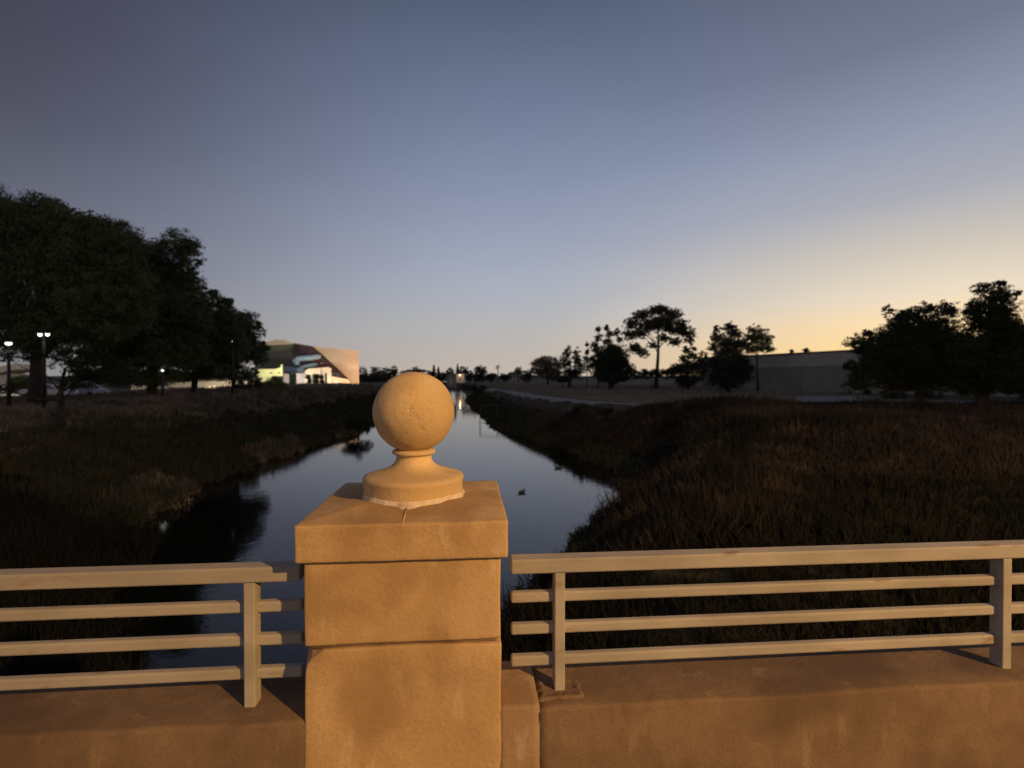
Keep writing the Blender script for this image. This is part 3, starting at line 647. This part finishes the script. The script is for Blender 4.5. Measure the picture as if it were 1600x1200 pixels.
# pale lot buildings seen under the left trees
lot = thing('low_building', 'long low pale building glimpsed under the middle pines', 'building', S((310-800)/F*86, 86, 3.4))
def polyL(pts, t, depth, name, m_):
    mb = MB(); mb.prism([P(u, y, t) - lot.location for u, y in pts], fw*depth); return mb.build(name, M[m_], lot)
polyL([(205,598),(402,594),(402,618),(205,618)], 86, 5, 'wall', 'b_cream')
polyL([(202,594),(405,590),(405,593.8),(202,597.8)], 85.4, 6.5, 'roof', 'b_olive')
for u in (232, 268, 300, 322, 345, 372, 390): polyL([(u-5,605),(u+5,605),(u+5,618),(u-5,618)], 85.9, .09, 'window', 'b_dark')
lot2 = thing('canopy_building', 'pale lit building edge at the far left under the pines', 'building', S((0-800)/F*80, 80, 3.4))
mb = MB(); mb.prism([P(u, y, 80) - lot2.location for u, y in ((-40,580),(24,568),(26,577),(-40,590))], fw*8); mb.build('fascia', M['b_cream'], lot2)
mb = MB(); mb.prism([P(u, y, 81) - lot2.location for u, y in ((-40,592.5),(14,584),(14,613),(-40,613))], fw*6); mb.build('wall', M['b_pink'], lot2)

# parked cars
M['car_paint'] = mat('white_car_paint', (.62,.62,.60), rough=.3, spec=.5)
M['car_silver'] = mat('silver_car_paint', (.36,.36,.37), rough=.3, spec=.5)
M['rubber'] = mat('tyre_rubber', (.02,.02,.02), rough=.9)
def car(u, t, rz, m_, lab):
    s = (u-800)/F*t; z = float(ground(s, t)) + .02
    root = thing('parked_car', lab, 'car', S(s, t, z), rz, 'cars parked under the left trees')
    mb = MB(); prof = [(-2.2,.35),(-2.25,.75),(-2.0,.95),(-1.5,1.0),(-.9,1.42),(.5,1.45),(1.2,1.0),(2.0,.88),(2.2,.6),(2.2,.35)]
    mb.prism([(x,-.85,z_) for x, z_ in prof], (0,1.7,0)); mb.build('body', M[m_], root, bevel=.08, seg=3)
    for yy in (-.86, .853):
        mb = MB(); mb.prism([(x,yy,z_) for x, z_ in ((-1.35,1.0),(-.85,1.35),(.42,1.37),(.98,1.0))], (0,.007,0)); mb.build('window', M['glass_dark'], root)
    for x in (-1.4, 1.35):
        for yy in (-.9, .68):
            mb = MB(); mb.tube((x,yy,.32), (x,yy+.22,.32), .32, n=20); mb.build('wheel', M['rubber'], root)
car(78, 52, .1, 'car_paint', 'white parked car low behind the brush at far left')
car(134, 55, -.2, 'car_silver', 'silver parked car right of the white one')

# ------------------------------------------------------------------ long grey building on the right
M['w_low'] = mat('grey_block_wall', (.19,.20,.185), (.155,.165,.15), .6, .95, .3, 6)
M['w_up'] = mat('pale_grey_band', (.31,.315,.30), (.27,.275,.265), .5, .9)
M['w_cap'] = mat('brown_roof_edge', (.06,.05,.045), rough=.8)
A = Vector((40.3, 109)); Bv = Vector((64.5, 48)); 
wb = thing('warehouse', 'long grey flat-roofed building with a paler upper band behind the trees', 'building', S(A.x, A.y, 3.4))
a3 = S(A.x, A.y, 3.4) - wb.location; b3 = S(Bv.x, Bv.y, 3.4) - wb.location; dirn = (b3-a3).normalized(); back = Vector((-dirn.y, dirn.x, 0))
if back.dot(S(1, 0, 0)) < 0: back = -back
Htop = EYE + 4.5 - 3.4
mb = MB(); mb.prism([a3+Vector((0,0,-1)), b3+Vector((0,0,-1)), b3+back*40+Vector((0,0,-1)), a3+back*40+Vector((0,0,-1))], (0,0,Htop-2.4+1)); mb.build('wall', M['w_low'], wb)
o_ = -back*.06
mb = MB(); mb.prism([a3+o_-dirn*.06+Vector((0,0,Htop-2.397)), b3+o_+dirn*.06+Vector((0,0,Htop-2.397)), b3+back*40+Vector((0,0,Htop-2.397)), a3-dirn*.06+back*40+Vector((0,0,Htop-2.397))], (0,0,2.15)); mb.build('upper_band', M['w_up'], wb)
o_ = -back*.2
mb = MB(); mb.prism([a3+o_-dirn*.2+Vector((0,0,Htop-.244)), b3+o_+dirn*.2+Vector((0,0,Htop-.244)), b3+back*40.2+Vector((0,0,Htop-.244)), a3-dirn*.2+back*40.2+Vector((0,0,Htop-.244))], (0,0,.24)); mb.build('roof_edge', M['w_cap'], wb)
for q in range(1, 8):
    mb = MB(); p = a3 + dirn*(q*7.8) - back*.05; mb.prism([p+Vector((0,0,0)), p+dirn*.35, p+dirn*.35-back*.12, p-back*.12], (0,0,Htop-2.45)); mb.build('pilaster', M['w_low'], wb)

# pale pads and walk near it
M['pad'] = mat('concrete_pad', (.20,.21,.20), (.16,.165,.16), .5, .95, coord='World')
mb = MB(); 
def slab(corners, name, h=.09):
    mb = MB(); vs = [S(s_, t_, float(ground(s_, t_)) + .02) for s_, t_ in corners]; zt = max(v.z for v in vs)
    mb.prism([Vector((v.x, v.y, zt-.3)) for v in vs], (0, 0, .3+h)); o = mb.build(name, M['pad']); tag(o, kind='structure')
slab([((1243-800)/F*47, 47), ((1345-800)/F*44, 44), ((1335-800)/F*60, 60), ((1245-800)/F*60, 60)], 'pavement')
slab([((1385-800)/F*46.5, 46.5), ((1545-800)/F*45, 45), ((1545-800)/F*46.6, 46.6), ((1385-800)/F*48, 48)], 'pavement')
for u, y, r, lab in ((1395,616,16,'low shrub in the gap under the wide black tree'),(1455,617,14,'low shrub above the pale walk'),(1520,615,18,'low yellowish shrub at the right end of the pale walk')):
    tree('shrub', lab, 'shrub', u, 52, [(u-r*.6, y, r*.8, r*.45), (u+r*.6, y+1, r*.8, r*.4)], 'airy' if u < 1500 else 'lime', .16, 1.5, .05, clump=.3)

# ------------------------------------------------------------------ small pipe frame at the right shore, ducks
M['pipe'] = mat('weathered_pipe', (.09,.085,.08), (.05,.048,.045), 5, .6)
p0 = P(750, 657, 67.5); fr = thing('pipe_frame', 'thin metal pipe frame standing in the water off the right bank', 'frame', (p0.x, p0.y, 0))
q0 = Vector((0,0,0)); q1 = S(2.3,-1.0,0); q2 = S(4.3,-1.8,0)
for q in (q0, q1, q2): mb = MB(); mb.tube(q+Vector((0,0,-.9)), q+Vector((0,0,2.05)), .055, n=8); mb.build('post', M['pipe'], fr, smooth=True)
mb = MB(); mb.tube(Vector((0,0,2.0)), q2+Vector((0,0,2.1)), .045, n=8); mb.build('rail', M['pipe'], fr, smooth=True)
mb = MB(); mb.tube(Vector((0,0,.3)), q2+Vector((0,0,.35)), .035, n=8); mb.build('rail', M['pipe'], fr, smooth=True)
def duck(u, y, rz, lab):
    t = EYE*F/(y-HY); o = P(u, y, t); root = thing('duck', lab, 'duck', (o.x, o.y, 0), rz, 'ducks resting on the creek')
    mb = MB()
    mb.path([(-.34,0,.13),(-.26,0,.08),(-.12,0,.05),(.02,0,.05),(.12,0,.08),(.15,0,.125),(.155,0,.155),(.17,0,.18),(.21,0,.185),(.25,0,.172),(.29,0,.165)],
            [.012,.06,.105,.12,.095,.055,.04,.048,.042,.022,.012], 12)
    o_ = mb.build('body', M['duck'], root, smooth=True); o_.scale = (.8, .8, .75)
duck(871, 732, 2.6, 'dark duck floating near the right shore, the farther of the two')
duck(816, 770, .6, 'dark duck floating mid creek, the nearer of the two')

# ------------------------------------------------------------------ bridge: deck, parapet, railings, pier
DZ = EYE - 1.55
mb = MB(); mb.box(-40, 40, -14, 1.70, DZ-.8, DZ); o = mb.build('bridge_deck', M['asphalt']); tag(o, kind='structure')
CZ = EYE - .972            # top of the kerb wall
def kerb_wall(x0, x1, y0, y1, zt, lab, seed):
    """solid low wall with a softened uneven top edge"""
    mb = MB(); nx = max(6, int((x1-x0)/.03)); prof = []
    b_ = .006
    prof = [(y0, DZ-.02), (y0, DZ+.25), (y0, zt-b_*2.2), (y0+b_*.35, zt-b_*1.0), (y0+b_*1.1, zt-b_*.3), (y0+b_*2.4, zt)] + [(y0+(y1-y0)*a, zt) for a in (.3,.5,.7,.85)] + [(y1-b_, zt), (y1, zt-b_), (y1, DZ-.02)]
    V = []
    for i in range(nx+1):
        x = x0 + (x1-x0)*i/nx
        for j, (y, z) in enumerate(prof):
            nzv = mnoise.noise(Vector((x*5+seed, y*9, z*7)))*.0035 + mnoise.noise(Vector((x*24+seed, y*30, z*24)))*.0016
            V.append((x, y+(nzv if j < 6 else 0), z + (nzv*1.2 if 3 < j < 12 else 0)))
    k = len(prof)
    Fc = [(i*k+j, (i+1)*k+j, (i+1)*k+j+1, i*k+j+1) for i in range(nx) for j in range(k-1)] + [tuple(range(k)), tuple(range(nx*k, nx*k+k))[::-1]]
    mb.add(V, Fc); o = mb.build('parapet_wall', M['curb'], smooth=True); tag(o, lab, 'wall', 'low concrete walls under the railings')
    return o
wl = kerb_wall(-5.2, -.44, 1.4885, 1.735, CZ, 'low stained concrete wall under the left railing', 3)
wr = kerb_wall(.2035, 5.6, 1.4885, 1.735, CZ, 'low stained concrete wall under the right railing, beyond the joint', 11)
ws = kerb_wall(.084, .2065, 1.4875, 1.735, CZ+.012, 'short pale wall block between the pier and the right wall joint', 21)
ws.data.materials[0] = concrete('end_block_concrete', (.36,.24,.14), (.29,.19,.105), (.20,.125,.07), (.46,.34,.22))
for w_ in (wl, wr, ws): w_.data.shade_smooth() if hasattr(w_.data, 'shade_smooth') else None

px, py = -.187, 1.766
pier = thing('ball_topped_pier', 'square tan concrete pier with an overhanging cap and round ball finial between the railings', 'pier', (px, py, DZ))
ze = lambda r_: EYE + r_ - DZ       # eye-relative height -> pier local
hw = .280
def rough_box(x0, x1, y0, y1, z0, z1, n, amp, seed, taper=None):
    """box whose faces and edges are slightly uneven"""
    import bmesh
    bm = bmesh.new(); bmesh.ops.create_cube(bm, size=1)
    bmesh.ops.bevel(bm, geom=list(bm.edges), offset=.010, segments=2, affect='EDGES', profile=.5) if False else None
    for v in bm.verts: v.co = Vector(((x0+x1)/2+v.co.x*(x1-x0), (y0+y1)/2+v.co.y*(y1-y0), (z0+z1)/2+v.co.z*(z1-z0)))
    bmesh.ops.bevel(bm, geom=list(bm.edges), offset=.007, segments=3, affect='EDGES', profile=.5)
    bmesh.ops.subdivide_edges(bm, edges=[e for e in bm.edges if e.calc_length() > .05], cuts=n, use_grid_fill=True)
    for v in bm.verts:
        p = v.co*1.0 + Vector((seed, seed*2, 0))
        a = mnoise.noise(p*4)*amp + mnoise.noise(p*22)*amp*.35
        d = Vector((mnoise.noise(p*6+Vector((9,0,0))), mnoise.noise(p*6+Vector((0,9,0))), mnoise.noise(p*6+Vector((0,0,9)))))
        v.co += d*amp + Vector((a, a, a))*.3
    return bm
def bm_obj(bm, name, m_, parent, smooth=True):
    me = bpy.data.meshes.new(name); bm.to_mesh(me); bm.free(); me.materials.append(m_)
    if smooth: me.polygons.foreach_set('use_smooth', [True]*len(me.polygons))
    o = bpy.data.objects.new(name, me); col.objects.link(o); o.parent = parent; return o
# lower block, upper block, cap
bm = rough_box(-hw, hw, -hw, hw, -.02, ze(-.770), 24, .0035, 1)
# chipped upper left corner of the lower block
for v in bm.verts:
    d = (v.co - Vector((-hw, -hw, ze(-.768)))).length
    if d < .05: v.co += (Vector((.022, .012, -.022)))*(1-d/.05)
bm_obj(bm, 'lower_block', M['pier'], pier)
bm = rough_box(-hw+.001, hw-.001, -hw+.001, hw-.001, ze(-.760), ze(-.518), 24, .003, 4)
bm_obj(bm, 'upper_block', M['pier'], pier)
bm = rough_box(-hw+.012, hw-.012, -hw+.012, hw-.012, ze(-.775), ze(-.755), 3, .001, 4)
bm_obj(bm, 'joint_bed', M['curb'], pier)
# cap: square slab, shallow hipped top
import bmesh
def cap_bm():
    bm = bmesh.new(); N = 48; h0 = .300; zt, zb, zc = ze(-.410), ze(-.5165), ze(-.372)
    def zt_of(x, y):
        r = max(abs(x), abs(y)); return zt + (zc-zt)*(1-r/h0)
    vs = [[None]*(N+1) for _ in range(N+1)]
    for i in range(N+1):
        for j in range(N+1):
            x = -h0+2*h0*i/N; y = -h0+2*h0*j/N
            nz_ = mnoise.noise(Vector((x*9, y*9, 2)))*.0018 + mnoise.noise(Vector((x*30, y*30, 2)))*.0007
            vs[i][j] = bm.verts.new((x, y, zt_of(x, y)+nz_))
    for i in range(N):
        for j in range(N): bm.faces.new((vs[i][j], vs[i+1][j], vs[i+1][j+1], vs[i][j+1]))
    # sides
    ring = [vs[i][0] for i in range(N)] + [vs[N][j] for j in range(N)] + [vs[i][N] for i in range(N, 0, -1)] + [vs[0][j] for j in range(N, 0, -1)]
    prev = ring
    for zz in np.linspace(zt, zb, 9)[1:]:
        cur = []
        for v in ring:
            p = Vector((v.co.x*8, v.co.y*8, zz*8)); dd = mnoise.noise(p)*.0022 + mnoise.noise(p*3.5)*.001
            nn = Vector((v.co.x, v.co.y, 0)).normalized()
            cur.append(bm.verts.new((v.co.x+nn.x*dd, v.co.y+nn.y*dd, zz)))
        for i in range(len(ring)): j = (i+1) % len(ring); bm.faces.new((prev[i], prev[j], cur[j], cur[i]))
        prev = cur
    bm.faces.new(prev[::-1]); bmesh.ops.recalc_face_normals(bm, faces=bm.faces); return bm
cap = bm_obj(cap_bm(), 'cap', M['pier'], pier, smooth=True)
md = cap.modifiers.new('bevel', 'BEVEL'); md.width = .006; md.segments = 3; md.limit_method = 'ANGLE'; md.angle_limit = R(50)
# finial: flared foot, neck, collar
prof = [(.160,ze(-.400)),(.164,ze(-.392)),(.1655,ze(-.372)),(.1655,ze(-.347)),(.168,ze(-.340)),(.1685,ze(-.332)),(.164,ze(-.3255)),(.150,ze(-.3205)),(.125,ze(-.314)),(.100,ze(-.306)),(.080,ze(-.297)),(.066,ze(-.285)),(.0595,ze(-.272)),(.058,ze(-.262)),(.060,ze(-.2565)),(.068,ze(-.2545)),(.0725,ze(-.251)),(.0735,ze(-.2465)),(.071,ze(-.242)),(.063,ze(-.239)),(.055,ze(-.237))]
mb = MB(); mb.lathe(prof, 96); ped = mb.build('finial_foot', M['ball'], pier, smooth=True)
for v in ped.data.vertices:
    p = v.co.copy(); nn = Vector((p.x, p.y, 0)); 
    if nn.length > 0: v.co += nn.normalized()*(mnoise.noise(p*12)*.0018 + mnoise.noise(p*40)*.0009)
bm = bmesh.new(); bmesh.ops.create_uvsphere(bm, u_segments=256, v_segments=160, radius=.1365)
vd = Vector((.30, -.93, .12)).normalized()
for v in bm.verts:
    nn = v.co.normalized(); p = nn*3.0
    d = mnoise.noise(p*1.2)*.0014 + mnoise.noise(p*9)*.0004
    ang = nn.angle(vd); k = max(0, 1-(ang/.62)**2)
    k *= .5 + .5*mnoise.noise(p*2.3+Vector((4, 4, 4)))
    if k > 0:
        q = mnoise.noise(p*6+Vector((2,7,1))) ; q2 = mnoise.noise(p*15); 
        m_ = max(0, mnoise.noise(p*1.9+Vector((1,3,8)))+.12)
        d -= k*m_*(.024*max(0, 1-abs(q)*8) + .016*max(0, 1-abs(mnoise.noise(p*11+Vector((3,3,3))))*7)) + k*.012*max(0, q2-.34)
    v.co = nn*(.1365+d)
bl = bm_obj(bm, 'ball', M['ball'], pier); bl.location = (0, 0, ze(-.1125))
# mortar smeared round the foot, running to the front
mb = MB(); V = []; nseg = 160
for i in range(nseg):
    a = 2*math.pi*i/nseg; front = max(0, math.cos(a+math.pi/2))**3
    w = .010 + .010*abs(mnoise.noise(Vector((math.cos(a)*5, math.sin(a)*5, 0)))) + .012*max(0, mnoise.noise(Vector((math.cos(a)*2, math.sin(a)*2, 3)))) + .030*math.exp(-((a-1.5*math.pi)/.16)**2)
    r1 = .160+w
    for rr, hh in ((.158, .016), (.166, .012), (.160+w*.6, .006), (r1, -.0035)):
        x, y = rr*math.cos(a), rr*math.sin(a); zc = ze(-.410)+.038*(1-max(abs(x), abs(y))/.300)
        V.append((x, y, zc+hh+mnoise.noise(Vector((x*60, y*60, 0)))*.002))
mb.add(V, [(i*4+j, ((i+1) % nseg)*4+j, ((i+1) % nseg)*4+j+1, i*4+j+1) for i in range(nseg) for j in range(3)])
mb.build('mortar_bed', M['mortar'], pier, smooth=True)
# thin mortar dribble down the cap front
mb = MB(); pts = []
mb.path([(-.004,-.19,ze(-.410)+.0135),(-.002,-.25,ze(-.410)+.006),(0,-.2975,ze(-.4105)),(.001,-.2995,ze(-.42)),(.002,-.2985,ze(-.45))], [.004,.0028,.0016,.001,.0005], 8)
mb.build('mortar_dribble', M['ball'], pier, smooth=True)

# railings
RT = EYE - .556
def railing(x0, x1, posts, lab):
    root = thing('railing', lab, 'railing', ((x0+x1)/2, 1.59, CZ), 0, 'metal railings on the low walls'); X = root.location.x
    zt = RT - CZ
    mb = MB(); mb.box(x0-X, x1-X, -.030, .026, zt-.046, zt); mb.build('top_rail', M['rail'], root, bevel=.006, seg=3)
    for zr in (-.685, -.785, -.885):
        zc = EYE + zr - CZ
        mb = MB(); mb.box(x0-X+.002, x1-X-.002, -.006, .022, zc-.0165, zc+.0165); mb.build('rail', M['rail'], root, bevel=.007, seg=3)
    for pxx in posts:
        mb = MB(); mb.box(pxx-X-.016, pxx-X+.016, -.025, .0215, -.03, zt-.0465); mb.build('post', M['rail'], root, bevel=.003, seg=2)
    return root
railing(.128, 5.4, (.281, 1.80, 3.32, 4.84), 'four-bar beige metal railing right of the pier')
railing(-5.0, -.500, (-.648, -2.17, -3.69), 'four-bar beige metal railing left of the pier')
# broken mortar patch round the foot of the first right post
mb = MB(); V = []; ns = 72
for i in range(ns):
    a = 2*math.pi*i/ns; ca, sa = math.cos(a), math.sin(a)
    sq = 1/max(abs(ca), abs(sa))**.7; nz_ = mnoise.noise(Vector((ca*2.2, sa*2.2, 5)))
    r1 = (.052+.012*nz_)*sq
    for rr, hh in ((r1*.45, .003), (r1*.82, .004+.002*nz_), (r1*.93, .007), (r1*1.08, .006), (r1*1.25, -.004)):
        V.append((rr*ca*1.15, rr*sa*.85, hh + mnoise.noise(Vector((rr*ca*70, rr*sa*70, 0)))*.003))
V.append((0, 0, .003)); c_i = len(V)-1
mb.add(V, [(i*5+j, ((i+1) % ns)*5+j, ((i+1) % ns)*5+j+1, i*5+j+1) for i in range(ns) for j in range(4)] + [(c_i, ((i+1) % ns)*5, i*5) for i in range(ns)])
o = mb.build('mortar_patch', M['curb'], smooth=True, loc=(.283, 1.576, CZ)); tag(o, 'cracked mortar collar round the foot of the post right of the pier', 'mortar')

# sodium street lamp behind the viewer that lights the parapet
sl = thing('street_lamp', 'sodium street lamp across the road lighting the parapet', 'lamp', (LAMP.x+1.6, LAMP.y-1.6, DZ))
H = LAMP.z - DZ; mb = MB(); mb.path([(0,0,-.1),(0,0,H*.6),(0,0,H-.1),(-.3,.3,H+.25),(-1.5,1.5,H+.3)], [.12,.09,.07,.05,.04], 10); mb.build('pole', M['pole'], sl, smooth=True)
mb = MB(); mb.box(-2.0,-1.3,1.3,1.9,H+.27,H+.45); mb.build('lamp_head', M['pole'], sl, bevel=.05)
d = bpy.data.lights.new('sodium_light', 'SPOT'); d.spot_size = R(178); d.spot_blend = .22; d.energy = lamp_power; d.color = LAMP_COL; d.shadow_soft_size = .12
o = bpy.data.objects.new('sodium_light', d); col.objects.link(o); o.location = LAMP
